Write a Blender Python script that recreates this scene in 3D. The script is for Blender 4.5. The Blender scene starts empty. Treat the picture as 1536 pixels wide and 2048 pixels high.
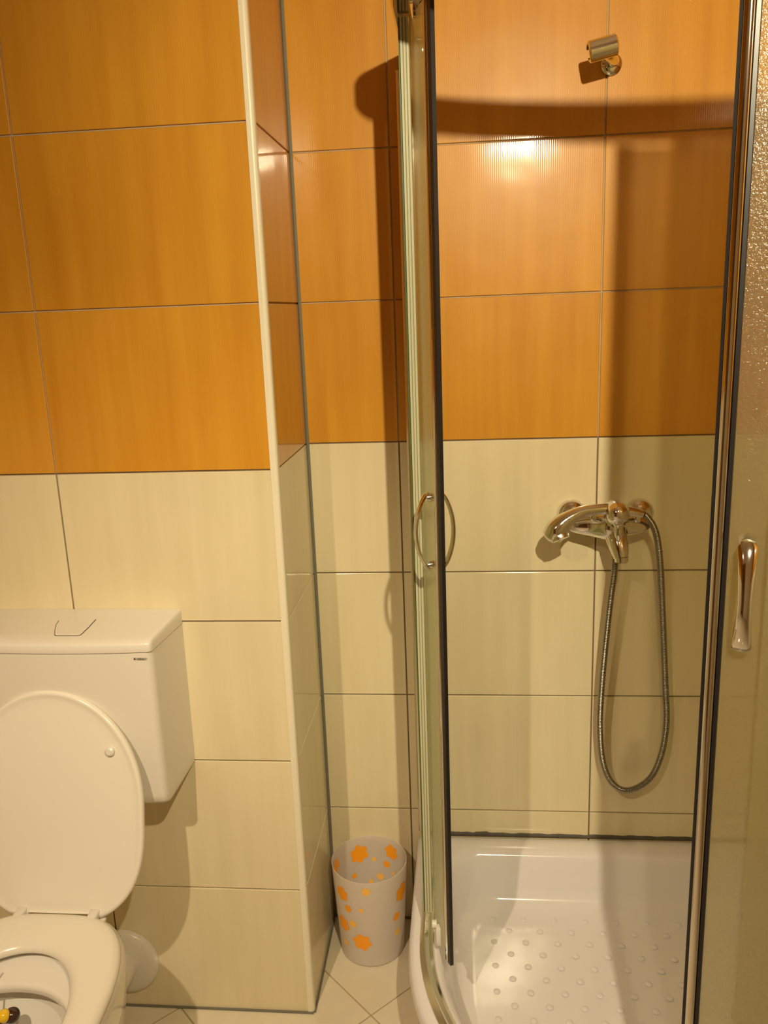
import bpy, bmesh, math, random
from mathutils import Vector, Matrix
random.seed(7)
PI = math.pi
scn = bpy.context.scene
COL = scn.collection

# ------------------------------------------------------------------ camera
def cam_axes(yaw, pitch, roll):
    cy, sy, cp, sp = math.cos(yaw), math.sin(yaw), math.cos(pitch), math.sin(pitch)
    F = Vector((sy * cp, cy * cp, -sp)); R = Vector((cy, -sy, 0)); U = R.cross(F)
    c, s = math.cos(roll), math.sin(roll)
    return c * R + s * U, -s * R + c * U, F
R_, U_, F_ = cam_axes(-.0982, .237, -.0377)
cam = bpy.data.objects.new('camera', bpy.data.cameras.new('camera'))
COL.objects.link(cam)
M = Matrix((R_, U_, -F_)).transposed().to_4x4()
M.translation = Vector((0.3409, -1.7875, 1.482))
cam.matrix_world = M
cam.data.sensor_fit = 'HORIZONTAL'; cam.data.sensor_width = 36
cam.data.lens = 36 * 1666.4 / 1536
cam.data.clip_start = .02
scn.camera = cam

# ------------------------------------------------------------------ world, lamps, exposure
w = bpy.data.worlds.new('world'); scn.world = w; w.use_nodes = True
w.node_tree.nodes['Background'].inputs[0].default_value = (1, .8, .55, 1)
w.node_tree.nodes['Background'].inputs[1].default_value = .02
scn.view_settings.view_transform = 'Standard'
scn.view_settings.look = 'None'
scn.view_settings.gamma = 1
scn.view_settings.use_curve_mapping = False
scn.view_settings.exposure = 0.0
LAMPS = [((.597, -1.85, 2.11), 126, (.68, 0, 1.25), 106, (1, .85, .56)), ((-.256, -1.85, 2.12), 92, (-.33, -.80, .10), 90, (1, .79, .53))]   # place, watts, aim, cone, colour
for (p, e, aim, cone, lc) in LAMPS:
    l = bpy.data.lights.new('bulb_light', 'SPOT'); l.energy = e; l.color = lc; l.shadow_soft_size = .016
    l.spot_size = math.radians(cone); l.spot_blend = 1.0
    o = bpy.data.objects.new('bulb_light', l); o.location = p; COL.objects.link(o)
    o.rotation_euler = (Vector(aim) - Vector(p)).to_track_quat('-Z', 'Y').to_euler()

# ------------------------------------------------------------------ materials
def new_mat(name):
    m = bpy.data.materials.new(name); m.use_nodes = True
    nt = m.node_tree
    return m, nt, nt.nodes['Principled BSDF'], nt.nodes['Material Output']
def lin(c): return tuple(v / 12.92 if v <= .04045 else ((v + .055) / 1.055) ** 2.4 for v in c)
def simple(name, col, rough=.3, metal=0, coat=0, bump=None, **kw):
    m, nt, b, out = new_mat(name)
    b.inputs['Base Color'].default_value = (*col, 1)
    b.inputs['Roughness'].default_value = rough
    b.inputs['Metallic'].default_value = metal
    b.inputs['Coat Weight'].default_value = coat
    for k, v in kw.items(): b.inputs[k.replace('_', ' ')].default_value = v
    if bump:
        sc, st, ds = bump
        tc = nt.nodes.new('ShaderNodeTexCoord'); n = nt.nodes.new('ShaderNodeTexNoise'); n.inputs['Scale'].default_value = sc
        bp = nt.nodes.new('ShaderNodeBump'); bp.inputs['Strength'].default_value = st; bp.inputs['Distance'].default_value = ds
        nt.links.new(tc.outputs['Object'], n.inputs['Vector']); nt.links.new(n.outputs['Fac'], bp.inputs['Height'])
        nt.links.new(bp.outputs['Normal'], b.inputs['Normal'])
    return m
def tile_mat(name, ca, cb, rough, rib):
    m, nt, b, out = new_mat(name); N = nt.nodes.new; L = nt.links.new
    b.inputs['Coat Weight'].default_value = .65; b.inputs['Coat Roughness'].default_value = rough * .62; rough = rough * 3.2; b.inputs['Specular IOR Level'].default_value = .3
    tc = N('ShaderNodeTexCoord'); oi = N('ShaderNodeObjectInfo')
    add = N('ShaderNodeVectorMath'); add.operation = 'ADD'
    mul = N('ShaderNodeVectorMath'); mul.operation = 'SCALE'
    comb = N('ShaderNodeCombineXYZ')
    L(oi.outputs['Random'], comb.inputs[0]); L(oi.outputs['Random'], comb.inputs[1]); L(oi.outputs['Random'], comb.inputs[2])
    L(comb.outputs[0], mul.inputs[0]); mul.inputs['Scale'].default_value = 17
    L(tc.outputs['Object'], add.inputs[0]); L(mul.outputs[0], add.inputs[1])
    mp = N('ShaderNodeMapping'); mp.inputs['Scale'].default_value = (26, 26, 1.6)
    L(add.outputs[0], mp.inputs['Vector'])
    n1 = N('ShaderNodeTexNoise'); n1.inputs['Scale'].default_value = 1; n1.inputs['Detail'].default_value = 5; n1.inputs['Roughness'].default_value = .6
    L(mp.outputs[0], n1.inputs['Vector'])
    mp2 = N('ShaderNodeMapping'); mp2.inputs['Scale'].default_value = (4, 4, 2.5); L(add.outputs[0], mp2.inputs['Vector'])
    n2 = N('ShaderNodeTexNoise'); n2.inputs['Scale'].default_value = 1; n2.inputs['Detail'].default_value = 2; L(mp2.outputs[0], n2.inputs['Vector'])
    mx = N('ShaderNodeMix'); mx.data_type = 'FLOAT'; mx.inputs[0].default_value = .4
    L(n1.outputs['Fac'], mx.inputs[2]); L(n2.outputs['Fac'], mx.inputs[3])
    rmp = N('ShaderNodeValToRGB'); rmp.color_ramp.elements[0].position = .3; rmp.color_ramp.elements[1].position = .7
    rmp.color_ramp.elements[0].color = (*ca, 1); rmp.color_ramp.elements[1].color = (*cb, 1)
    L(mx.outputs[0], rmp.inputs[0]); L(rmp.outputs[0], b.inputs['Base Color'])
    b.inputs['Roughness'].default_value = rough
    if rib:
        wv = N('ShaderNodeTexWave'); wv.wave_type = 'BANDS'; wv.bands_direction = 'X'; wv.inputs['Scale'].default_value = 2 * PI / 20 / .0042
        L(tc.outputs['Object'], wv.inputs['Vector'])
        bp = N('ShaderNodeBump'); bp.inputs['Strength'].default_value = 1; bp.inputs['Distance'].default_value = rib
        L(wv.outputs['Fac'], bp.inputs['Height'])
        n3 = N('ShaderNodeTexNoise'); n3.inputs['Scale'].default_value = 9; n3.inputs['Detail'].default_value = 1; L(add.outputs[0], n3.inputs['Vector'])
        bp2 = N('ShaderNodeBump'); bp2.inputs['Strength'].default_value = 1; bp2.inputs['Distance'].default_value = .0012
        L(n3.outputs['Fac'], bp2.inputs['Height']); L(bp.outputs[0], bp2.inputs['Normal'])
        L(bp2.outputs[0], b.inputs['Normal']); L(bp2.outputs[0], b.inputs['Coat Normal'])
    return m
ORANGE = tile_mat('orange_glaze', (.52, .22, .014), (.68, .33, .032), .12, .00003)
CREAM = tile_mat('cream_glaze', (.68, .59, .37), (.78, .69, .47), .16, .00002)
FLOORT = tile_mat('floor_tile_glaze', (.68, .60, .44), (.74, .66, .50), .22, 0)
GROUT = simple('two_tone_grout', (.24, .19, .145), .9, bump=(300, .4, .001))
_nt = GROUT.node_tree; _g = _nt.nodes.new('ShaderNodeNewGeometry'); _s = _nt.nodes.new('ShaderNodeSeparateXYZ'); _m = _nt.nodes.new('ShaderNodeMath'); _m.operation = 'GREATER_THAN'; _m.inputs[1].default_value = 1.206
_x = _nt.nodes.new('ShaderNodeMix'); _x.data_type = 'RGBA'; _x.inputs[6].default_value = (.20, .145, .095, 1); _x.inputs[7].default_value = (.50, .40, .27, 1)   # brown grout below, sandy grout between the orange tiles
_nt.links.new(_g.outputs['Position'], _s.inputs[0]); _nt.links.new(_s.outputs[2], _m.inputs[0]); _nt.links.new(_m.outputs[0], _x.inputs[0]); _nt.links.new(_x.outputs[2], _nt.nodes['Principled BSDF'].inputs['Base Color'])
GROUT_L = simple('sandy_grout', (.42, .33, .20), .9, bump=(300, .4, .001))
SEAL = simple('dark_silicone', (.065, .052, .036), .6)
CAULK = simple('grey_caulk', (.17, .165, .125), .6, bump=(60, .5, .001))
PLASTER = simple('plaster', (.75, .7, .6), .9, bump=(80, .2, .001))
TRIMW = simple('cream_plastic_trim', (.78, .72, .55), .35)
CHROME = simple('chrome', (.80, .78, .75), .07, 1)
SATIN = simple('polished_aluminium', (.80, .78, .72), .22, 1)
BLACK = simple('black_rubber_seal', (.012, .01, .01), .35)
CERAM = simple('white_ceramic', (.80, .77, .70), .12, coat=.4)
PLASTW = simple('white_plastic', (.74, .70, .62), .28)
SEATW = simple('white_seat_plastic', (.80, .76, .66), .22)
ACRYL = simple('tray_acrylic', (.76, .73, .74), .13, coat=.3)
GAPSHADE_LETTERS = simple('gap_shade_and_lettering', (.05, .045, .04), .8)  # dark colour: painted shade of the button groove, also the lettering
PRINT_O = simple('orange_print', (.95, .36, .008), .5)
PRINT_L = simple('pale_orange_print', (.95, .52, .10), .5)
ENDSTRIP = simple('clear_plastic_strip', (.50, .49, .33), .25)
YEL = simple('yellow_gel', (.85, .55, .02), .12, coat=.6)
BRN = simple('brown_gel', (.045, .018, .01), .15, coat=.6)
DOORP = simple('painted_door', (.16, .10, .055), .5)
HOSEM = simple('steel_hose', (.33, .31, .26), .26, 1)

def glass_mat(name, col, frost, gloss_r, bscale, bdist, clear=.36, refr=.38):
    m, nt, b, out = new_mat(name); N = nt.nodes.new; L = nt.links.new
    nt.nodes.remove(b)
    tc = N('ShaderNodeTexCoord'); n = N('ShaderNodeTexNoise'); n.inputs['Scale'].default_value = bscale; n.inputs['Detail'].default_value = 2
    L(tc.outputs['Object'], n.inputs['Vector'])
    bp = N('ShaderNodeBump'); bp.inputs['Distance'].default_value = bdist; L(n.outputs['Fac'], bp.inputs['Height'])
    tr = N('ShaderNodeBsdfTranslucent'); tr.inputs[0].default_value = (*col, 1)
    df = N('ShaderNodeBsdfDiffuse'); df.inputs[0].default_value = (*col, 1)
    rf = N('ShaderNodeBsdfRefraction'); rf.inputs[0].default_value = (*col, 1); rf.inputs['Roughness'].default_value = .35; rf.inputs['IOR'].default_value = 1.12
    gl = N('ShaderNodeBsdfGlossy'); gl.inputs['Roughness'].default_value = gloss_r; gl.inputs[0].default_value = (1, 1, 1, 1)
    fr = N('ShaderNodeFresnel'); fr.inputs[0].default_value = 1.5
    for s in (gl, fr, rf): L(bp.outputs[0], s.inputs['Normal'])
    a = N('ShaderNodeMixShader'); a.inputs[0].default_value = frost; L(tr.outputs[0], a.inputs[1]); L(df.outputs[0], a.inputs[2])
    c = N('ShaderNodeMixShader'); c.inputs[0].default_value = refr; L(a.outputs[0], c.inputs[1]); L(rf.outputs[0], c.inputs[2])
    d = N('ShaderNodeMixShader'); L(fr.outputs[0], d.inputs[0]); L(c.outputs[0], d.inputs[1]); L(gl.outputs[0], d.inputs[2])
    tp = N('ShaderNodeBsdfTransparent'); tp.inputs[0].default_value = (.97, 1, .93, 1)
    e = N('ShaderNodeMixShader'); e.inputs[0].default_value = clear; L(d.outputs[0], e.inputs[1]); L(tp.outputs[0], e.inputs[2])
    L(e.outputs[0], out.inputs['Surface'])
    return m
FROST = glass_mat('frosted_glass', (.86, .79, .58), .30, .18, 260, .0016, .46, .72)
FROSTG = glass_mat('frosted_glass_side', (.86, .88, .60), .60, .25, 420, .0004)
def plastic_translucent():
    m, nt, b, out = new_mat('milky_plastic'); N = nt.nodes.new; L = nt.links.new
    b.inputs['Base Color'].default_value = (.88, .82, .76, 1); b.inputs['Roughness'].default_value = .45
    tr = N('ShaderNodeBsdfTranslucent'); tr.inputs[0].default_value = (.85, .78, .70, 1)
    mx = N('ShaderNodeMixShader'); mx.inputs[0].default_value = .45
    tp = N('ShaderNodeBsdfTransparent'); mx2 = N('ShaderNodeMixShader'); mx2.inputs[0].default_value = .10
    L(b.outputs[0], mx.inputs[1]); L(tr.outputs[0], mx.inputs[2]); L(mx.outputs[0], mx2.inputs[1]); L(tp.outputs[0], mx2.inputs[2])
    L(mx2.outputs[0], out.inputs['Surface'])
    return m
MILKY = plastic_translucent()

# ------------------------------------------------------------------ mesh helpers
def mesh_obj(name, me, mat=None, parent=None, loc=None):
    if mat and not me.materials: me.materials.append(mat)
    o = bpy.data.objects.new(name, me); COL.objects.link(o)
    if parent: o.parent = parent
    if loc is not None: o.location = loc
    return o
def from_bm(name, bm, mat, parent=None, smooth=True, angle=35, normals=True):
    if normals: bmesh.ops.recalc_face_normals(bm, faces=bm.faces)
    me = bpy.data.meshes.new(name); bm.to_mesh(me); bm.free()
    if smooth:
        me.polygons.foreach_set('use_smooth', [True] * len(me.polygons))
        me.set_sharp_from_angle(angle=math.radians(angle))
    return mesh_obj(name, me, mat, parent)
def tag(o, label=None, cat=None, group=None, kind=None):
    if label: o['label'] = label
    if cat: o['category'] = cat
    if group: o['group'] = group
    if kind: o['kind'] = kind
    return o
def empty(name, loc=(0, 0, 0)):
    o = bpy.data.objects.new(name, None); COL.objects.link(o); o.location = loc; o.empty_display_size = .05
    return o
def box(bm, x0, x1, y0, y1, z0, z1, bev=0, seg=2):
    vs = [bm.verts.new((x, y, z)) for x in (x0, x1) for y in (y0, y1) for z in (z0, z1)]
    fs = [bm.faces.new([vs[i] for i in f]) for f in ((0, 1, 3, 2), (4, 6, 7, 5), (0, 4, 5, 1), (2, 3, 7, 6), (0, 2, 6, 4), (1, 5, 7, 3))]
    if bev:
        es = list({e for f in fs for e in f.edges})
        bmesh.ops.bevel(bm, geom=es, offset=bev, segments=seg, affect='EDGES', profile=.5)
def bridge(bm, A, B, closed=True):
    n = len(A)
    for i in range(n if closed else n - 1):
        j = (i + 1) % n
        bm.faces.new((A[i], A[j], B[j], B[i]))
def loft(bm, rings, closed=True, cap0=True, cap1=True, wrap=False):
    RR = [[bm.verts.new(p) for p in r] for r in rings]
    for a, b in zip(RR, RR[1:]): bridge(bm, a, b, closed)
    if wrap: bridge(bm, RR[-1], RR[0], closed)
    else:
        if cap0: bm.faces.new(list(reversed(RR[0])))
        if cap1: bm.faces.new(RR[-1])
    return RR
def frames(pts):
    pts = [Vector(p) for p in pts]; T = []
    for i in range(len(pts)):
        a = pts[max(0, i - 1)]; b = pts[min(len(pts) - 1, i + 1)]; T.append((b - a).normalized())
    up = Vector((0, 1, 0)) if abs(T[0].y) < .8 else Vector((0, 0, 1))
    n = (up - T[0] * up.dot(T[0])).normalized(); out = []
    for p, t in zip(pts, T):
        n = (n - t * n.dot(t)).normalized(); out.append((p, t, n, t.cross(n)))
    return out
def tube(bm, pts, rad, n=12, cap=True, sq=(1, 1)):
    rings = []
    for i, (p, t, a, b) in enumerate(frames(pts)):
        r = rad[i] if isinstance(rad, (list, tuple)) else rad
        ra, rb = (r if isinstance(r, tuple) else (r * sq[0], r * sq[1]))
        rings.append([p + a * ra * math.cos(k * 2 * PI / n) + b * rb * math.sin(k * 2 * PI / n) for k in range(n)])
    loft(bm, rings, cap0=cap, cap1=cap)
def lathe(bm, prof, n=32, o=(0, 0, 0), axis='z', cap0=True, cap1=True):
    rings = []
    for r, h in prof:
        ring = []
        for k in range(n):
            a = k * 2 * PI / n; c, s = r * math.cos(a), r * math.sin(a)
            p = {'z': (c, s, h), 'y': (c, h, s), 'x': (h, c, s)}[axis]
            ring.append((p[0] + o[0], p[1] + o[1], p[2] + o[2]))
        rings.append(ring)
    loft(bm, rings, cap0=cap0, cap1=cap1)
def spline(pts, per=8):
    P = [Vector(p) for p in pts]; P = [2 * P[0] - P[1]] + P + [2 * P[-1] - P[-2]]; out = []
    for i in range(1, len(P) - 2):
        for k in range(per):
            t = k / per; a, b, c, d = P[i - 1], P[i], P[i + 1], P[i + 2]
            out.append(.5 * ((2 * b) + (c - a) * t + (2 * a - 5 * b + 4 * c - d) * t * t + (3 * b - a - 3 * c + d) * t ** 3))
    out.append(P[-2]); return out

# ------------------------------------------------------------------ room shell
HO = .2958; ZB = 1.2045; H = .30; J = .0030
ROWS = [0.0, .3075, .6075, .9075, ZB]
z = 1.2075
while z < 2.6:
    z += HO; ROWS.append(min(z, 2.5))
    if z >= 2.5: break
XL, XR, YR, YP, ZC = -.95, 1.117, -2.35, -.302, 2.5
T = .006
def shell(name, boxes, mat, kind='structure'):
    bm = bmesh.new()
    for b in boxes: box(bm, *b)
    o = from_bm(name, bm, mat, smooth=False); o['kind'] = kind
    return o
wall_back = shell('wall_back', [(0, XR + .12, T - .002, .12, 0, ZC)], GROUT)
wall_pier = shell('wall_pier', [(XL - .12, -T + .002, YP + T - .002, .12, 0, ZC)], GROUT)
wall_right = shell('wall_right', [(XR + T - .002, XR + .12, YR - .12, T - .002, 0, ZC)], GROUT)
wall_left = shell('wall_left', [(XL - .12, XL - T + .002, YR - .12, YP + T - .002, 0, ZC)], GROUT)
wall_rear = shell('wall_rear', [(XL - T + .002, XR + T - .002, YR - .12, YR, 0, ZC)], PLASTER)
ceiling = shell('ceiling', [(XL - .12, XR + .12, YR - .12, .12, ZC, ZC + .1)], PLASTER)
floor = shell('floor', [(XL - .12, XR + .12, YR - .12, .12, -.12, -.0015)], GROUT_L)

TCACHE = {}
def tile_mesh(w, h, mat):
    key = (round(w, 4), round(h, 4), mat.name)
    if key in TCACHE: return TCACHE[key]
    bm = bmesh.new(); b = .0012
    def ring(i, y): return [bm.verts.new((sx * (w / 2 - i), y, sz * (h / 2 - i))) for sx, sz in ((-1, -1), (1, -1), (1, 1), (-1, 1))]
    r0, r1, r2, r3 = ring(0, T), ring(0, b), ring(b * .35, b * .3), ring(b, 0)
    bridge(bm, r0, r1); bridge(bm, r1, r2); bridge(bm, r2, r3); bm.faces.new(r3)
    me = bpy.data.meshes.new('tile'); bmesh.ops.recalc_face_normals(bm, faces=bm.faces); bm.to_mesh(me); bm.free(); me.materials.append(mat)
    TCACHE[key] = me
    return me
def lay(parent, cuts, place, rot):
    for z0, z1 in zip(ROWS, ROWS[1:]):
        mat = CREAM if z1 <= ZB + .001 else ORANGE
        for a0, a1 in zip(cuts, cuts[1:]):
            w = a1 - a0 - J; h = z1 - z0 - J
            if w < .01: continue
            o = mesh_obj('tile', tile_mesh(w, h, mat), None, parent)
            x, y = place((a0 + a1) / 2)
            o.location = (x, y, (z0 + z1) / 2)
            o.rotation_euler = (random.uniform(-1, 1) * .0008, 0, rot + random.uniform(-1, 1) * .0008)
lay(wall_back, [0.004, .2029, .6268, 1.051, XR], lambda a: (a, 0), 0)
lay(wall_pier, [XL, -.8495, -.4256, -.0065], lambda a: (a, YP), 0)
lay(wall_pier, [YP + .0065, -.003], lambda a: (0, a), PI / 2)          # the narrow return of the pier, facing +x
lay(wall_right, [YR + .012, -2.12, -1.696, -1.272, -.848, -.424, 0], lambda a: (XR, a), -PI / 2)
lay(wall_left, [YR, -1.998, -1.574, -1.15, -.726, YP], lambda a: (XL, a), PI / 2)

# diagonal floor tiles, clipped to the room
def clip(poly, ax, v, keep_less):
    out = []
    for i in range(len(poly)):
        a, b = poly[i], poly[(i + 1) % len(poly)]
        ia = (a[ax] <= v) if keep_less else (a[ax] >= v); ib = (b[ax] <= v) if keep_less else (b[ax] >= v)
        if ia: out.append(a)
        if ia != ib:
            t = (v - a[ax]) / (b[ax] - a[ax]); out.append((a[0] + (b[0] - a[0]) * t, a[1] + (b[1] - a[1]) * t))
    return out
S = .42426; g = .0016 * 1.414
for i in range(-8, 9):
    for j in range(-8, 9):
        s0, s1 = -.177 + S * i + g, -.177 + S * (i + 1) - g       # x + y
        d0, d1 = .427 + S * j + g, .427 + S * (j + 1) - g         # x - y
        poly = [((s + d) / 2, (s - d) / 2) for s, d in ((s0, d0), (s1, d0), (s1, d1), (s0, d1))]
        for ax, v, kl in ((0, XL + .004, 0), (0, XR - .004, 1), (1, YR + .004, 0), (1, -.005, 1)):
            poly = clip(poly, ax, v, kl)
            if len(poly) < 3: break
        if len(poly) >= 3 and max(p[0] for p in poly) < 0: poly = clip(poly, 1, YP - .004, 1)
        if len(poly) < 3: continue
        ar = sum(p[0] * q[1] - q[0] * p[1] for p, q in zip(poly, poly[1:] + poly[:1])) / 2
        if abs(ar) < 4e-4: continue
        cx = sum(p[0] for p in poly) / len(poly); cy = sum(p[1] for p in poly) / len(poly)
        bm = bmesh.new()
        ra = [bm.verts.new((p[0] - cx, p[1] - cy, -.0035)) for p in poly]
        rb = [bm.verts.new((p[0] - cx, p[1] - cy, -.0005)) for p in poly]
        rc = [bm.verts.new(((p[0] - cx) * .992, (p[1] - cy) * .992, 0)) for p in poly]
        bridge(bm, ra, rb); bridge(bm, rb, rc); bm.faces.new(rc)
        o = from_bm('floor_tile', bm, FLOORT, floor, smooth=False); o.location = (cx, cy, 0)

# trims: rounded corner bead of the pier, caulk lines
bm = bmesh.new(); rr = .0075
ring = []
for k in range(13):
    a = -PI / 2 + k / 12 * PI * .5
    ring.append((-rr + rr * math.cos(a) + .0015, YP + rr + rr * math.sin(a) - .0015))
ring += [(.0015, YP + .0125), (-.004, YP + .0125), (-.004, YP + .004), (-.0125, YP + .004), (-.0125, YP - .0015)]
loft(bm, [[(x, y, zz) for x, y in ring] for zz in (0, ZC)])
o = from_bm('trim_1', bm, TRIMW); tag(o, kind='structure')
bm = bmesh.new()
loft(bm, [[(0.0, 0.0, zz), (.0062, -.0003, zz), (.002, -.0024, zz), (.0003, -.0062, zz)] for zz in (0, ZC)])
tag(from_bm('trim_2', bm, CAULK, smooth=False), kind='structure')
bm = bmesh.new()
box(bm, XL, .0, YP - .0045, YP + .002, 0, .0035); box(bm, .0003, .217, -.0045, .001, 0, .0035); box(bm, -.002, .0045, YP, -.004, 0, .0035)
tag(from_bm('trim_3', bm, CAULK, smooth=False), kind='structure')
# door in the rear wall, behind the camera
bm = bmesh.new(); box(bm, -.85, -.05, YR, YR + .03, 0, 2.05, .004)
d1 = from_bm('door_1', bm, DOORP); d1['kind'] = 'structure'
bm = bmesh.new(); tube(bm, spline([(-.13, YR + .03, 1.03), (-.13, YR + .075, 1.03), (-.16, YR + .085, 1.03), (-.26, YR + .085, 1.03)], 6), .009)
from_bm('door_handle', bm, CHROME, d1)

# ------------------------------------------------------------------ lamps (behind the camera)
for i, (p, e, aim, cone, lc) in enumerate(LAMPS):
    t = empty('ceiling_spot', (p[0], p[1], ZC))
    tag(t, ('ceiling spotlight on a thin rod behind the viewer, nearer the shower', 'ceiling spotlight on a thin rod behind the viewer, nearer the toilet')[i], 'lamp')
    bm = bmesh.new(); lathe(bm, [(.045, 0), (.045, -.018), (.03, -.024)], 24); from_bm('ceiling_rose', bm, CHROME, t)
    bm = bmesh.new(); lathe(bm, [(.006, -.02), (.006, p[2] - ZC + .075)], 12); from_bm('rod', bm, CHROME, t)
    bm = bmesh.new(); dz = p[2] - ZC; lathe(bm, [(.018, dz + .085), (.020, dz + .03), (.014, dz + .022)], 20); from_bm('lamp_socket', bm, CHROME, t)

# ------------------------------------------------------------------ shower tray
RX, FY, RB = .217, -.90, .55
def outline(d, r, z, n=10, nb=28):
    x0, x1, y1, y0 = RX + d, XR - d - .001, -d - .001, FY + d
    Rb = max(RB - d, .02); pts = []
    def arc(cx, cy, rad, a0, a1, m): return [(cx + rad * math.cos(a0 + (a1 - a0) * k / m), cy + rad * math.sin(a0 + (a1 - a0) * k / m), z) for k in range(m + 1)]
    pts += arc(x1 - r, y1 - r, r, 0, PI / 2, n)
    pts += arc(x0 + r, y1 - r, r, PI / 2, PI, n)
    pts += arc(x0 + Rb, y0 + Rb, Rb, PI, 1.5 * PI, nb)
    pts += arc(x1 - r, y0 + r, r, 1.5 * PI, 2 * PI, n)
    return pts
tray = empty('shower_tray', (RX + .45, -.45, 0))
tag(tray, 'white curved-front corner shower tray with a deep dimpled floor', 'shower tray')
def childof(o, root):
    o.parent = root; o.matrix_parent_inverse = Matrix.Translation(-root.location); return o
bm = bmesh.new()
prof = [(.014, .001, .01), (.012, .19, .01), (.006, .20, .01), (.0, .212, .012), (0, .224, .012), (.002, .232, .012), (.006, .2375, .012), (.012, .240, .012), (.034, .2405, .02),
        (.052, .240, .06), (.060, .2375, .075), (.066, .232, .085), (.070, .222, .09), (.078, .19, .095), (.086, .160, .10), (.092, .144, .10), (.101, .134, .10), (.114, .1295, .10), (.135, .128, .10), (.25, .1265, .06)]
loft(bm, [outline(d, r, zz) for d, zz, r in prof], cap0=False)
childof(from_bm('basin', bm, ACRYL, angle=60), tray)
bm = bmesh.new()
for i in range(-12, 13):
    for j in range(-24, 25):
        x = .4622 + i * .0685 + (j % 2) * .03425; y = -.289 + j * .0345
        if not (.36 < x < .99 and -.78 < y < -.135): continue
        if x < .767 and y < -.35 and math.hypot(x - .767, y + .35) > .42: continue
        zb = .1285 - .0004
        lathe(bm, [(.0075, zb), (.006, zb + .0009), (.0035, zb + .0016), (.001, zb + .0018)], 10, (x, y, 0), cap0=False)
o = childof(from_bm('grip_bumps', bm, ACRYL, angle=80), tray); o['kind'] = 'stuff'
# dark silicone bead between tray and wall
bm = bmesh.new(); rings = []
for k in range(140):
    x = RX + .016 + (XR - RX - .02) * k / 139
    h = .0065 + .0011 * math.sin(k * .7) * math.sin(k * .23) + random.uniform(-.0004, .0004) + (.0025 if 19 < k < 25 else 0)
    rings.append([(x, .001, .2385), (x, -.0045, .2395), (x, -.0035, .2395 + h * .8), (x, .001, .2405 + h * 1.15)])
loft(bm, rings)
childof(from_bm('silicone_seal', bm, SEAL, angle=60), tray)

# ------------------------------------------------------------------ shower enclosure
enc = empty('shower_enclosure', (RX + .45, -.45, .24))
tag(enc, 'quadrant shower enclosure with chrome frame and frosted sliding glass doors, standing open', 'shower enclosure')
XF = .254            # centre plane of left fixed panel
def sym(p):          # mirror the left half onto the front half (swap depth and width)
    x, y = p[0], p[1]; q = (XR + y, x - RX + FY)
    return (q[0], q[1]) + tuple(p[2:])
def arcxy(x0, a):    # frame arc at distance from tray edge, a from 0 (left tangent) to 90
    Rr = .767 - x0
    return (.767 - Rr * math.cos(a), -.35 - Rr * math.sin(a))
def sweep_plan(bm, path, sect, z0):  # path in plan, sect = list of (offset outward, dz)
    rings = []
    for i, p in enumerate(path):
        a = Vector(path[max(0, i - 1)]); b = Vector(path[min(len(path) - 1, i + 1)]); t = (b - a).normalized(); nrm = Vector((t.y, -t.x))
        # travelling towards -y on the left side: outward is -x
        rings.append([(p[0] + nrm.x * o_, p[1] + nrm.y * o_, z0 + dz) for o_, dz in sect])
    loft(bm, rings)
frame_path = [(XF, -.004), (XF, -.18)] + [arcxy(XF, k / 40 * PI / 2) for k in range(41)] + [(.95, FY + XF - RX), (XR - .004, FY + XF - RX)]
bm = bmesh.new(); sweep_plan(bm, frame_path, [(-.016, -.018), (.010, -.018), (.014, -.012), (.014, .014), (.010, .020), (-.012, .020), (-.016, .016)], 1.952)
childof(from_bm('top_rail', bm, CHROME, enc), enc)
bm = bmesh.new(); sweep_plan(bm, frame_path, [(-.013, 0), (.013, 0), (.014, .004), (.010, .010), (.005, .014), (.004, .020), (-.004, .020), (-.005, .010), (-.012, .008)], .2408)
childof(from_bm('bottom_rail', bm, SATIN, enc), enc)
def vprofile(name, poly, z0, z1, mat, root, flip=False):
    if flip: poly = [sym(p) for p in poly]
    b_ = bmesh.new(); loft(b_, [[(x, y, z0) for x, y in poly], [(x, y, z1) for x, y in poly]])
    return childof(from_bm(name, b_, mat, angle=25), root)
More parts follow.
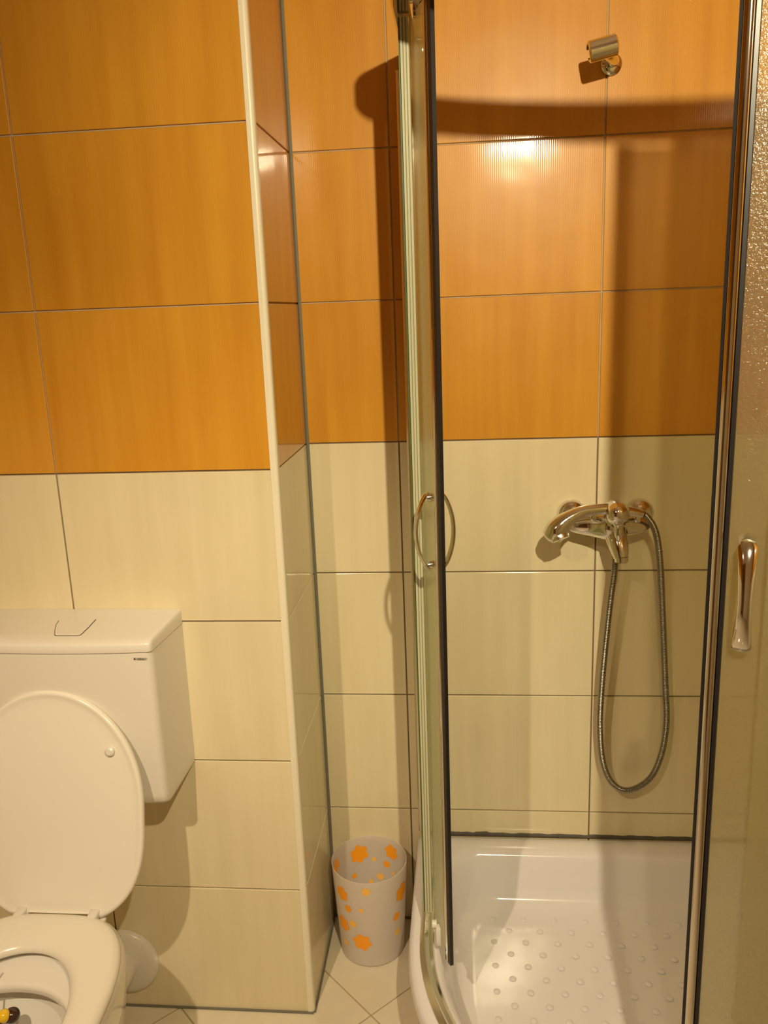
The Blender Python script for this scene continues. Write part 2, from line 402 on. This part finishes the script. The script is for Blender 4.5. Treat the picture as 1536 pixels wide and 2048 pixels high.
for f in (False, True):
    # ribbed wall profile
    po = [(.2215, -.0005), (.2215, -.018), (.225, -.021), (.229, -.021), (.2305, -.0195), (.232, -.021), (.236, -.021), (.2375, -.0195), (.239, -.021), (.247, -.021), (.248, -.034), (.2505, -.036), (.2515, -.021), (.2565, -.021), (.2575, -.036), (.260, -.034), (.260, -.0005)]
    vprofile('wall_profile', po, .262, 1.934, SATIN, enc, f)
    # fixed panel: straight, then following the arc a little
    path = [(XF, -.026), (XF, -.18)] + ([arcxy(XF, a) for a in (0, .05, .1, .17)] if f else [(XF, -.325)])
    if f: path = [sym(p) for p in path]
    b_ = bmesh.new(); rings = []
    for i, p in enumerate(path):
        a = Vector(path[max(0, i - 1)][:2]); b = Vector(path[min(len(path) - 1, i + 1)][:2]); t = (b - a).normalized(); n_ = Vector((t.y, -t.x)) * .0025
        rings.append([(p[0] + n_.x, p[1] + n_.y, .262), (p[0] - n_.x, p[1] - n_.y, .262), (p[0] - n_.x, p[1] - n_.y, 1.936), (p[0] + n_.x, p[1] + n_.y, 1.936)])
    loft(b_, rings)
    childof(from_bm('fixed_panel', b_, FROST if f else FROSTG, angle=20), enc)
    if not f:   # ribbed clear plastic end strip of the panel
        po = [(0.2503, -.320), (0.2503, -.330), (0.2513, -.3335), (0.2547, -.3335), (0.2555, -.331), (0.2563, -.3335), (0.2597, -.3335), (0.2605, -.331), (0.2613, -.3335), (0.2647, -.3335), (0.2657, -.330), (0.2657, -.320)]
        vprofile('panel_end_strip', po, .290, 1.93, ENDSTRIP, enc)
        vprofile('panel_seal', [(0.2483, -.322), (0.2483, -.3325), (0.2502, -.3325), (0.2502, -.322)], .290, 1.93, simple('green_seal', (.09, .13, .03), .3), enc)

def build_door(which):
    # local arc: point at parameter s (m along the arc from its middle), offset v outward
    RD = .5
    if which == 'L':
        def P(s, v):
            a = s / RD; return (.268 + RD - (RD + v) * math.cos(a), -.2551 - (RD + v) * math.sin(a))
        hz0, hz1, hs = 1.052, 1.171, .152
        lab = 'left curved frosted sliding door'
    else:
        def P(s, v):
            a = s / RD; return (.808 - (RD + v) * math.sin(a), -.857 + RD - (RD + v) * math.cos(a))
        hz0, hz1, hs = 1.088, 1.207, .146
        lab = 'right curved frosted sliding door'
    z0, z1 = .268, 1.925; S1 = .1935; SB = .140 if which == 'L' else .1935
    n = 24; b_ = bmesh.new(); rings = []
    for k in range(n + 1):
        s = -SB + (S1 + SB - .010) * k / n
        (xa, ya), (xb, yb) = P(s, .003), P(s, -.003)
        rings.append([(xa, ya, z0), (xb, yb, z0), (xb, yb, z1), (xa, ya, z1)])
    loft(b_, rings)
    door = childof(from_bm('sliding_door', b_, FROST if which == 'R' else FROSTG, angle=30), enc); door['label'] = lab
    inv = Matrix.Identity(4)
    def sub(name, bmx, mat, **k):
        o = from_bm(name, bmx, mat, **k); o.parent = door; o.matrix_parent_inverse = inv; return o
    # leading-edge profile: chrome half round + black magnet strip
    wd = .014 if which == 'L' else .0125
    b_ = bmesh.new(); po = []
    for k in range(11):
        a = PI * k / 10; po.append(P(S1 - .010 - wd / 2 + wd / 2 * math.cos(a), .003 + .0045 * math.sin(a)))
    po += [P(S1 - .010 - wd, -.0055), P(S1 - .010, -.0055)]
    loft(b_, [[(x, y, z0 - .001) for x, y in po], [(x, y, z1 + .001) for x, y in po]])
    sub('edge_profile', b_, CHROME)
    b_ = bmesh.new(); 
    w0 = S1 - .0098
    if which == 'L': po = [P(w0, .0040), P(w0 + .003, .0045), P(S1 + .0025, .0030), P(S1 + .0025, -.0035), P(w0, -.0035)]
    else: po = [P(w0, .0035), P(w0 + .0034, .003), P(w0 + .0034, -.001), P(w0, -.001)]
    loft(b_, [[(x, y, z0 - .002) for x, y in po], [(x, y, z1 + .002) for x, y in po]])
    o = sub('magnet_seal', b_, BLACK, angle=20); o['label'] = 'black magnetic seal strip'
    if which == 'R':
        b_ = bmesh.new(); w1 = S1 - .010 - wd
        po = [P(w1, .003), P(w1, .0062), P(w1 - .004, .0058), P(w1 - .005, .003)]
        loft(b_, [[(x, y, z0) for x, y in po], [(x, y, z1) for x, y in po]])
        sub('glazing_gasket', b_, BLACK, angle=20)
    # bow handles on both faces, broad at the ends and narrow in the middle
    for sgn in (1, -1):
        b_ = bmesh.new(); rings = []
        m = 56; zc = (hz0 + hz1) / 2; half = (hz1 - hz0) / 2 + .009
        for k in range(m + 1):
            u = -1 + 2 * k / m
            zz = zc + half * u
            out = .008 + (.0225 if which == 'L' else .024) * max(0, 1 - u * u) ** .8
            wid = .0068 + .0042 * abs(u) ** 1.5
            if abs(u) > .87: wid *= math.sqrt(max(.03, 1 - ((abs(u) - .87) / .132) ** 2))
            th = .0036
            x0, y0 = P(hs, 0); ring = []
            for q in range(12):
                a = 2 * PI * q / 12
                ring.append((*P(hs + wid * math.cos(a), sgn * (out + .003 + th * math.sin(a))), zz + 0 * x0))
            rings.append(ring)
        loft(b_, rings)
        for hz in (hz0, hz1):
            pts = [(*P(hs, sgn * v), hz) for v in (.003, .008, .014)]
            tube(b_, pts, [.0075, .007, .006], 14)
        sub('handle', b_, CHROME, angle=50)
    # rollers at the top, guide clip at the bottom
    for s in (-.10, .11):
        b_ = bmesh.new(); c = P(s, 0); nn = Vector(P(s, .01)) - Vector(c); nn = nn.normalized()
        pts = [(c[0] + nn.x * v, c[1] + nn.y * v, 1.945) for v in (-.017, -.016, -.007, -.006, -.003, .012)]
        tube(b_, pts, [.011, .013, .013, .006, .006, .009], 18)
        box(b_, c[0] - .006, c[0] + .006, c[1] - .006, c[1] + .006, 1.918, 1.95, .002)
        sub('roller', b_, CHROME)
    for s in (-.10, .128):
        b_ = bmesh.new(); c = P(s, .004)
        box(b_, c[0] - .006, c[0] + .006, c[1] - .010, c[1] + .006, .262, .300, .002)
        c = P(s - .012, .012); tube(b_, [(c[0] - .003, c[1], .296), (c[0] + .006, c[1], .296)], [.008, .008], 14)
        sub('guide_clip', b_, PLASTW)
build_door('L'); build_door('R')

# ------------------------------------------------------------------ mixer, handset, hose
mix = empty('shower_mixer', (.655, 0, 1.03))
tag(mix, 'chrome wall-mounted shower mixer tap on cream tiles', 'tap')
def part(name, b_, mat, root, **k): return childof(from_bm(name, b_, mat, **k), root)
for x in (.5735, .7165):
    b_ = bmesh.new(); lathe(b_, [(.031, -.0008), (.031, -.006), (.027, -.014), (.020, -.019), (.016, -.021), (.016, -.046)], 32, (x, 0, 1.040), 'y')
    part('wall_rosette', b_, CHROME, mix, angle=50)
# body: pointed wings, fat centre
b_ = bmesh.new(); rings = []
for k in range(41):
    u = -1 + 2 * k / 40; x = .645 + .090 * u
    s = math.sqrt(max(1 - abs(u) ** 3, .02)); hh = .0240 * s * (1 + .35 * math.exp(-(u / .35) ** 2)); dd = .021 * s * (1 + .6 * math.exp(-(u / .35) ** 2))
    zc = 1.027 + .003 * (1 - abs(u)); yc = -.055 - .012 * math.exp(-(u / .4) ** 2)
    rings.append([(x, yc + dd * math.cos(a * PI / 10), zc + hh * math.sin(a * PI / 10)) for a in range(20)])
loft(b_, rings)
part('mixer_body', b_, CHROME, mix, angle=70)
# spout, tapering downwards and forwards
b_ = bmesh.new(); pts = spline([(.653, -.064, 1.030), (.655, -.078, 1.013), (.658, -.093, .995), (.6605, -.103, .980), (.662, -.108, .969)], 5)
tube(b_, pts, [(.029 - .0140 * min(1, i / (len(pts) - 1) * 1.05), .028 - .0125 * min(1, i / (len(pts) - 1) * 1.1)) for i in range(len(pts))], 24)
part('spout', b_, CHROME, mix, angle=60)
b_ = bmesh.new(); tube(b_, [(.662, -.1085, .972), (.6625, -.110, .962), (.6625, -.110, .961)], [.0142, .0134, .011], 24)
part('aerator', b_, CHROME, mix)
# cartridge dome and its lever handle
b_ = bmesh.new()
prof = [(.022, 1.035), (.023, 1.050), (.0225, 1.062), (.020, 1.073), (.015, 1.081), (.008, 1.085), (.002, 1.0862)]
lathe(b_, prof, 32, (.651, -.082, 0))
part('cartridge_cover', b_, CHROME, mix, angle=60)
b_ = bmesh.new()
pts = spline([(.650, -.090, 1.066), (.650, -.102, 1.067), (.6505, -.114, 1.0655), (.651, -.124, 1.062), (.652, -.132, 1.057), (.6525, -.1345, 1.055)], 5)
_rv = [.021, .0240, .0250, .0230, .0140, .003]; _n = len(pts) - 1
tube(b_, pts, [_rv[min(4, int(i * 5 / _n))] * (1 - (i * 5 / _n - min(4, int(i * 5 / _n)))) + _rv[min(4, int(i * 5 / _n)) + 1] * (i * 5 / _n - min(4, int(i * 5 / _n))) for i in range(_n + 1)], 24)
part('lever', b_, CHROME, mix, angle=60)
b_ = bmesh.new()
tube(b_, [(.6535, -.112, 1.048), (.6535, -.113, 1.041), (.6535, -.114, 1.039), (.6538, -.115, 1.030), (.6540, -.116, 1.022), (.6540, -.116, 1.018), (.6542, -.116, 1.010)], [.0115, .0115, .0088, .0086, .0092, .0080, .003], 20)
part('diverter_knob', b_, CHROME, mix)
b_ = bmesh.new()
tube(b_, [(.656, -.092, 1.000), (.655, -.088, .985), (.6546, -.085, .970)], [.009, .0085, .0085], 16)
part('hose_outlet', b_, CHROME, mix)
# cradle fork holding the handset
b_ = bmesh.new()
box(b_, .600, .612, -.098, -.060, 1.046, 1.062, .003); part('handset_cradle', b_, CHROME, mix)
b_ = bmesh.new(); box(b_, .690, .702, -.094, -.060, 1.040, 1.056, .003); part('handset_cradle', b_, CHROME, mix)

hs = [(.7042, -.095, 1.0591), (.68, -.1, 1.066), (.653, -.104, 1.0706), (.6171, -.107, 1.0734), (.5816, -.11, 1.0688), (.5564, -.112, 1.0571), (.5405, -.112, 1.0446), (.5296, -.112, 1.032), (.5218, -.110, 1.0187), (.5185, -.108, 1.009)]
rads = [.0080, .0102, .0114, .0116, .0128, .0160, .0208, .0238, .0210, .008]
t = empty('shower_handset', (.5296, -.112, 1.032)); tag(t, 'chrome hand shower lying across the top of the mixer tap', 'hand shower')
b_ = bmesh.new(); pts = spline(hs, 5); rr2 = []
for i in range(len(pts)):
    f = i / 5; k = min(int(f), len(rads) - 2); u = f - k; rr2.append(rads[k] * (1 - u) + rads[k + 1] * u)
tube(b_, pts, rr2, 20); part('handset_body', b_, CHROME, t, angle=70)
b_ = bmesh.new()
nx = Vector((.35, -.35, -.87)).normalized(); c = Vector((.5335, -.115, 1.024))
tube(b_, [c, c + nx * .006, c + nx * .012, c + nx * .013], [.019, .0205, .0195, .015], 28); part('spray_face', b_, SATIN, t)

hose = [(.6546, -.085, .9720), (.6546, -.085, .9671), (.6526, -.085, .9256), (.6482, -.082, .8803), (.6427, -.078, .7998), (.6379, -.07, .7037), (.6363, -.06, .6155), (.6375, -.055, .5519), (.646, -.048, .4734), (.6649, -.043, .42), (.6943, -.04, .3931), (.7283, -.037, .3983), (.7613, -.034, .429), (.7815, -.032, .4913), (.7877, -.03, .5648), (.7825, -.03, .638), (.7748, -.032, .7344), (.7643, -.038, .8528), (.751, -.055, .9593), (.735, -.075, 1.0195), (.7145, -.09, 1.0514), (.7042, -.095, 1.0591)]
dense = spline(hose, 30)
L = [0]
for a, b in zip(dense, dense[1:]): L.append(L[-1] + (b - a).length)
tot = L[-1]; step = .00125; pts = []; i = 0
for k in range(int(tot / step)):
    s = k * step
    while L[i + 1] < s: i += 1
    pts.append(dense[i].lerp(dense[i + 1], (s - L[i]) / max(L[i + 1] - L[i], 1e-9)))
# light smoothing keeps the sweep free of kinks
for _ in range(30): pts = [pts[0]] + [(pts[k - 1] + pts[k] * 2 + pts[k + 1]) / 4 for k in range(1, len(pts) - 1)] + [pts[-1]]
b_ = bmesh.new(); tube(b_, pts, [.0071 if (k % 3) else .0054 for k in range(len(pts))], 10)
o = from_bm('shower_hose', b_, HOSEM, angle=80)
tag(o, 'ribbed metal shower hose hanging in a long loop below the mixer tap', 'hose')

# handset wall holder
t = empty('handset_holder', (.626, 0, 1.92)); tag(t, 'small chrome handset holder fixed high on the orange tiles', 'shower holder')
b_ = bmesh.new(); lathe(b_, [(.020, -.0006), (.020, -.006), (.016, -.010), (.010, -.012)], 28, (.634, 0, 1.924), 'y'); part('holder_base', b_, CHROME, t)
b_ = bmesh.new(); tube(b_, spline([(.634, -.010, 1.924), (.632, -.035, 1.922), (.622, -.062, 1.922), (.612, -.082, 1.925)], 5), [(.009, .012)] * 16, 16); part('holder_arm', b_, CHROME, t)
# C-shaped clamp, a short open tube lying almost level
ax = Vector((1, .0, .20)).normalized(); c0 = Vector((.6025, -.100, 1.927)); e1 = Vector((0, -1, 0)); e2 = ax.cross(e1).normalized()
b_ = bmesh.new(); rings = []
for q in range(25):
    a = math.radians(-150 + 300 * q / 24)
    ring = []
    for (u, r) in ((-.026, .0155), (-.0235, .0185), (.0235, .0185), (.026, .0155), (.026, .0135), (-.026, .0135)):
        ring.append(c0 + ax * u + (e1 * math.cos(a) + e2 * math.sin(a)) * r)
    rings.append(ring)
loft(b_, rings); part('clamp', b_, CHROME, t, angle=40)
b_ = bmesh.new(); tube(b_, [c0 - ax * .022, c0 + ax * .022], [.0136, .0136], 20); part('clamp_liner', b_, BLACK, t)

# ------------------------------------------------------------------ toilet
TX = -.414
# cistern
cis = empty('toilet_cistern', (-.400, YP, .605)); tag(cis, 'white plastic wall-hung toilet cistern with a push button on top', 'cistern')
def plan(hw, yb, yf, z, r=.016, bulge=.008, cx=-.400):
    pts = [(cx - hw, yb, z)]
    m = 6
    for k in range(m + 1):
        a = PI + k / m * PI / 2; pts.append((cx - hw + .010 + r + r * math.cos(a), yf + r + r * math.sin(a), z))
    for k in range(1, 12):
        u = -1 + 2 * k / 12; pts.append((cx + u * (hw - .010 - r), yf - bulge * (1 - u * u), z))
    for k in range(m + 1):
        a = 1.5 * PI + k / m * PI / 2; pts.append((cx + hw - .010 - r + r * math.cos(a), yf + r + r * math.sin(a), z))
    pts.append((cx + hw, yb, z)); return pts
YB = YP - .0005
b_ = bmesh.new()
sec = [(.176, .602, -.390), (.183, .5925, -.405), (.1865, .590, -.420), (.1885, .593, -.431), (.1895, .601, -.438), (.190, .615, -.441), (.1905, .75, -.443), (.191, .903, -.444)]
rings = []
for hw, zz, yf in sec:
    r = plan(hw, YB, yf, zz)
    if zz < .62:  # underside rises towards the wall
        r = [(x, y, zz + (.013 if y > -.33 else 0)) for x, y, z_ in r]
    rings.append(r)
loft(b_, rings); part('tank', b_, PLASTW, cis, angle=40)
b_ = bmesh.new()
rings = []
for ins, z0, z1 in [(.0, .9048, .9048), (-.0005, .907, .907), (0, .9175, .926), (.002, .9215, .930), (.006, .9240, .9325), (.011, .9255, .9338), (.018, .9268, .9345)]:
    r = plan(.1915 - ins * .3, YB, -.4455 + ins, 0, r=.010)
    rings.append([(x, y, z0 + (z1 - z0) * min(1, max(0, (y + .445) / .143))) for x, y, z_ in r])
loft(b_, rings); part('tank_lid', b_, PLASTW, cis, angle=50)
def ztop(y): return .9268 + (.9345 - .9268) * (y + .445) / .143 + .0003
bp = [(-.4279, -.3590), (-.4235, -.380), (-.414, -.404), (-.4065, -.4205), (-.402, -.4245), (-.362, -.4245), (-.3575, -.421), (-.3570, -.39), (-.3585, -.3530)]
b_ = bmesh.new(); cxb = sum(p[0] for p in bp) / len(bp); cyb = sum(p[1] for p in bp) / len(bp)
def bring(s, dz):
    out = []
    for x, y in bp:
        yy = cyb + (y - cyb) * (s if y < -.37 else 1); out.append((cxb + (x - cxb) * s, yy, ztop(yy) + dz))
    return out
loft(b_, [bring(1.045, -.001), bring(1.045, .0003)]); part('button_gap_shade', b_, GAPSHADE_LETTERS, cis, smooth=False)  # no groove is cut: dark plate paints the shade around the button
b_ = bmesh.new(); loft(b_, [bring(1.0, -.001), bring(1.0, .0006), bring(.975, .0010)]); part('flush_button', b_, PLASTW, cis, angle=20)
# maker's lettering
cu = bpy.data.curves.new('lettering', 'FONT'); cu.body = 'GEBERIT'; cu.size = .0052; cu.extrude = .0002; cu.space_character = 1.05
tmp = bpy.data.objects.new('tmp', cu); COL.objects.link(tmp)
bpy.context.view_layer.update()
me = bpy.data.meshes.new_from_object(tmp.evaluated_get(bpy.context.evaluated_depsgraph_get()))
bpy.data.objects.remove(tmp)
me.transform(Matrix.Translation((-.2470, -.4463, .8905)) @ Matrix.Rotation(PI / 2, 4, 'X'))
b_ = bmesh.new(); b_.from_mesh(me); bpy.data.meshes.remove(me); box(b_, -.2512, -.2482, -.4466, -.4455, .8905, .8937)
part('maker_lettering', b_, GAPSHADE_LETTERS, cis, smooth=False)

# bowl
wc = empty('toilet', (TX, -.66, 0)); tag(wc, 'white ceramic toilet with its seat down and lid raised', 'toilet')
def egg(hw, yb, yf, z, n=48, ym=None, pw=2.25):
    # hw half width, yb back (towards wall), yf front
    ym = ym if ym is not None else yb + (yf - yb) * .48; pts = []
    for k in range(n):
        a = 2 * PI * k / n; c, s = math.cos(a), math.sin(a)
        ex = 2 / pw; cc = math.copysign(abs(c) ** ex, c); ss = math.copysign(abs(s) ** ex, s)
        pts.append((TX + hw * cc, ym + (yb - ym if ss > 0 else ym - yf) * ss, z))
    return pts
b_ = bmesh.new()
body = [(.115, -.56, -.90, .001, 3), (.117, -.555, -.905, .02, 3), (.108, -.55, -.89, .08, 3), (.122, -.53, -.90, .16, 2.8), (.146, -.52, -.935, .24, 2.6), (.164, -.51, -.962, .31, 2.5), (.171, -.500, -.975, .36, 2.4), (.172, -.497, -.980, .385, 2.4), (.172, -.498, -.979, .397, 2.4), (.168, -.502, -.975, .4025, 2.4), (.160, -.51, -.968, .4045, 2.4)]
inner = [(.136, -.668, -.94, .4045, 2.1), (.131, -.673, -.935, .402, 2.1), (.129, -.676, -.932, .395, 2.1), (.131, -.673, -.935, .386, 2.1), (.137, -.665, -.942, .384, 2.1), (.150, -.642, -.955, .384, 2.1), (.150, -.640, -.955, .372, 2.1), (.143, -.650, -.945, .345, 2.1), (.128, -.672, -.925, .30, 2.1), (.10, -.70, -.89, .255, 2.1), (.065, -.735, -.85, .225, 2), (.055, -.745, -.835, .19, 2), (.05, -.75, -.82, .17, 2)]
loft(b_, [egg(hw, yb, yf, zz, pw=p) for hw, yb, yf, zz, p in body + inner], cap0=True)
part('bowl', b_, CERAM, wc, angle=55)
b_ = bmesh.new(); loft(b_, [egg(.0545, -.7455, -.8345, zz, pw=2) for zz in (.186, .1865)]); part('water', b_, simple('water', (.75, .75, .65), .03, coat=1), wc, smooth=False)
# outlet pipe and its round wall cover
b_ = bmesh.new(); tube(b_, [(TX, -.575, .125), (TX, -.45, .122), (TX, YP - .004, .119)], [.036, .034, .034], 32); part('outlet_pipe', b_, PLASTW, wc)
b_ = bmesh.new(); lathe(b_, [(.0785, YP - .0006), (.0780, YP - .008), (.0740, YP - .0125), (.060, YP - .016), (.0350, YP - .019)], 48, (TX, 0, .1195), 'y'); part('pipe_cover', b_, PLASTW, wc, angle=50)
# seat
b_ = bmesh.new()
def seat_out(i, z): 
    pts = []
    n = 64
    for k in range(n):
        a = 2 * PI * k / n; c, s = math.cos(a), math.sin(a)
        pw = 3.5 if s > 0 else 2.1; ex = 2 / pw
        cc = math.copysign(abs(c) ** ex, c); ss = math.copysign(abs(s) ** ex, s)
        ym = -.775; hw = .181 - i
        hwk = hw
        y = ym + ((-.535 - i - ym) if ss > 0 else (ym - (-.988 + i))) * ss
        if y > ym: hwk = hw * (1 - .15 * ((y - ym) / .24) ** 1.6)
        pts.append((TX + hwk * cc, y, z))
    return pts
def seat_in(i, z):
    pts = []
    for k in range(64):
        a = 2 * PI * k / 64; c, s = math.cos(a), math.sin(a); ym = -.79
        pts.append((TX + (.122 + i) * c, ym + ((.166 + i) if s > 0 else (.148 + i)) * s, z))
    return pts
ZS = .0045
rings = [seat_out(.004, .412 + ZS), seat_out(0, .416 + ZS), seat_out(.0005, .421 + ZS), seat_out(.005, .4265 + ZS), seat_out(.014, .4300 + ZS), seat_out(.026, .4315 + ZS), seat_in(.016, .4312 + ZS), seat_in(.008, .4290 + ZS), seat_in(.002, .4245 + ZS), seat_in(0, .419 + ZS), seat_in(.003, .4135 + ZS), seat_in(.006, .412 + ZS)]
loft(b_, rings, wrap=True)
part('seat', b_, SEATW, wc, angle=60)
for sx, yy in ((-.13, -.62), (.13, -.62), (-.12, -.90), (.12, -.90)):
    b_ = bmesh.new(); lathe(b_, [(.009, .4035), (.009, .4175)], 16, (TX + sx, yy, 0)); part('seat_bumper', b_, PLASTW, wc)
# lid, raised and leaning back
lid_m = Matrix.Translation((TX - .004, -.520, .420)) @ Matrix.Rotation(math.radians(-10.2), 4, 'X')
def lid_out(i, d):
    pts = []
    n = 96
    for k in range(n):
        a = 2 * PI * k / n - PI / 2; c, s = math.cos(a), math.sin(a)
        vm = .215
        if s >= 0: x = (.172 - i) * c; v = vm + (.203 - i) * s
        else:
            ex = 2 / 4.4; cc = math.copysign(abs(c) ** ex, c); ss = -abs(s) ** ex
            x = (.172 - i) * cc * (1 - .27 * abs(ss) ** 3); v = vm + (.229 - i) * ss
        # notch between the hinges
        if v < .001 + i * .3 and abs(x) < .083: v = .001 + i * .3
        pts.append(lid_m @ Vector((x, d, v + i * 0)))
    return pts
b_ = bmesh.new()
rings = [lid_out(.012, .006), lid_out(.003, .004), lid_out(0, .0), lid_out(0, -.006), lid_out(.002, -.0095), lid_out(.005, -.0105), lid_out(.0080, -.0098), lid_out(.012, -.0082), lid_out(.018, -.0074), lid_out(.03, -.0070)]
loft(b_, rings)
part('lid', b_, SEATW, wc, angle=60)
for sx in (-.1105, .1105):
    b_ = bmesh.new(); c = lid_m @ Vector((sx + .004, -.0065, .308)); nrm = (lid_m.to_3x3() @ Vector((0, -1, 0)))
    tube(b_, [c, c + nrm * .006, c + nrm * .0085], [.0095, .0085, .005], 18); part('lid_buffer', b_, PLASTW, wc)
for sx in (-.070, .070):
    b_ = bmesh.new(); tube(b_, [(TX + sx - .012, -.523, .4215), (TX + sx + .012, -.523, .4215)], [.0080, .0080], 20)
    box(b_, TX + sx - .009, TX + sx + .009, -.556, -.522, .416, .4330, .004)
    lathe(b_, [(.016, .4045), (.016, .410), (.009, .414)], 18, (TX + sx, -.524, 0))
    part('hinge', b_, PLASTW, wc, angle=45)

# rim freshener: small balls in a wire clip
t = empty('toilet_freshener', (-.43, -.70, .37)); tag(t, 'yellow and brown ball rim freshener hanging inside the toilet bowl', 'freshener')
for (x, y, zz, r, m) in ((-.4285, -.708, .3715, .0108, YEL), (-.4195, -.700, .3650, .0130, BRN), (-.4580, -.712, .3730, .0125, BRN), (-.4400, -.718, .3540, .012, BRN), (-.476, -.712, .372, .0125, YEL)):
    b_ = bmesh.new(); bmesh.ops.create_icosphere(b_, subdivisions=3, radius=r, matrix=Matrix.Translation((x, y, zz))); part('scent_ball', b_, m, t, angle=80)
b_ = bmesh.new(); tube(b_, spline([(-.455, -.655, .4065), (-.455, -.668, .4085), (-.455, -.680, .4035), (-.455, -.690, .388), (-.453, -.700, .376)], 5), .0016, 8); part('hook', b_, PLASTW, t)
b_ = bmesh.new(); tube(b_, [(-.4165, -.702, .366), (-.486, -.713, .372)], .002, 8); part('holder_bar', b_, PLASTW, t)

# ------------------------------------------------------------------ waste basket
BX, BY, BH, RB0, RB1 = .108, -.0935, .235, .0755, .0885
bk = empty('waste_basket', (BX, BY, 0)); tag(bk, 'milky plastic waste basket printed with orange flowers on the floor', 'waste basket')
b_ = bmesh.new()
th = .0014
lathe(b_, [(RB0 - .006, .0006), (RB0, .004), (RB1, BH), (RB1 - th, BH), (RB0 - th, .006), (RB0 - .010, .0035)], 72, (BX, BY, 0))
part('bucket', b_, MILKY, bk, angle=40)
FL = [(-2.302, 0.1893, 0.0191, 0, 0), (-1.556, 0.2126, 0.0114, 1, 0), (-2.124, 0.1551, 0.0102, 0, 0), (-2.382, 0.1034, 0.0204, 0, 0), (-2.002, 0.117, 0.0102, 1, 0), (-1.754, 0.0707, 0.0229, 0, 0), (-2.376, 0.0513, 0.0089, 1, 0), (-1.719, 0.1602, 0.0064, 1, 0), (-0.426, 0.177, 0.0242, 0, 0), (-0.658, 0.1211, 0.0114, 0, 0), (-0.627, 0.0766, 0.0102, 1, 0), (1.995, 0.1909, 0.0242, 0, 1), (0.995, 0.2019, 0.0198, 0, 1), (2.918, 0.1983, 0.0178, 0, 1), (1.561, 0.1732, 0.0064, 1, 1), (1.165, 0.1642, 0.0097, 0, 1), (2.195, 0.137, 0.0076, 0, 1), (1.381, 0.1271, 0.0097, 1, 1), (1.669, 0.1121, 0.0064, 1, 1), (0.934, 0.1464, 0.0051, 1, 1)]
for (az, zc, R0, light, far) in FL:
    zc = max(min(zc, BH - R0 - .003), R0 + .006)
    b_ = bmesh.new(); rot = random.uniform(0, 1)
    for side in (1, -1):
        def surf(u, v):
            zz = zc + v; rr3 = RB0 + (RB1 - RB0) * (zz - .004) / (BH - .004) + (.0003 if side > 0 else -th - .0003)
            a = az + u / rr3; return (BX + rr3 * math.cos(a), BY + rr3 * math.sin(a), zz)
        prev = None; c = b_.verts.new(surf(0, 0))
        for f in (.33, .66, 1):
            ring = []
            for k in range(48):
                a = 2 * PI * k / 48; pet = abs(math.cos(3 * (a + rot))) ** .7
                r = R0 * f * (.66 + .34 * pet); ring.append(b_.verts.new(surf(r * math.cos(a), r * math.sin(a))))
            if prev is None:
                for k in range(48): b_.faces.new((c, ring[k], ring[(k + 1) % 48]))
            else: bridge(b_, prev, ring)
            prev = ring
    part('flower_print', b_, PRINT_L if light else PRINT_O, bk, smooth=False, normals=False)
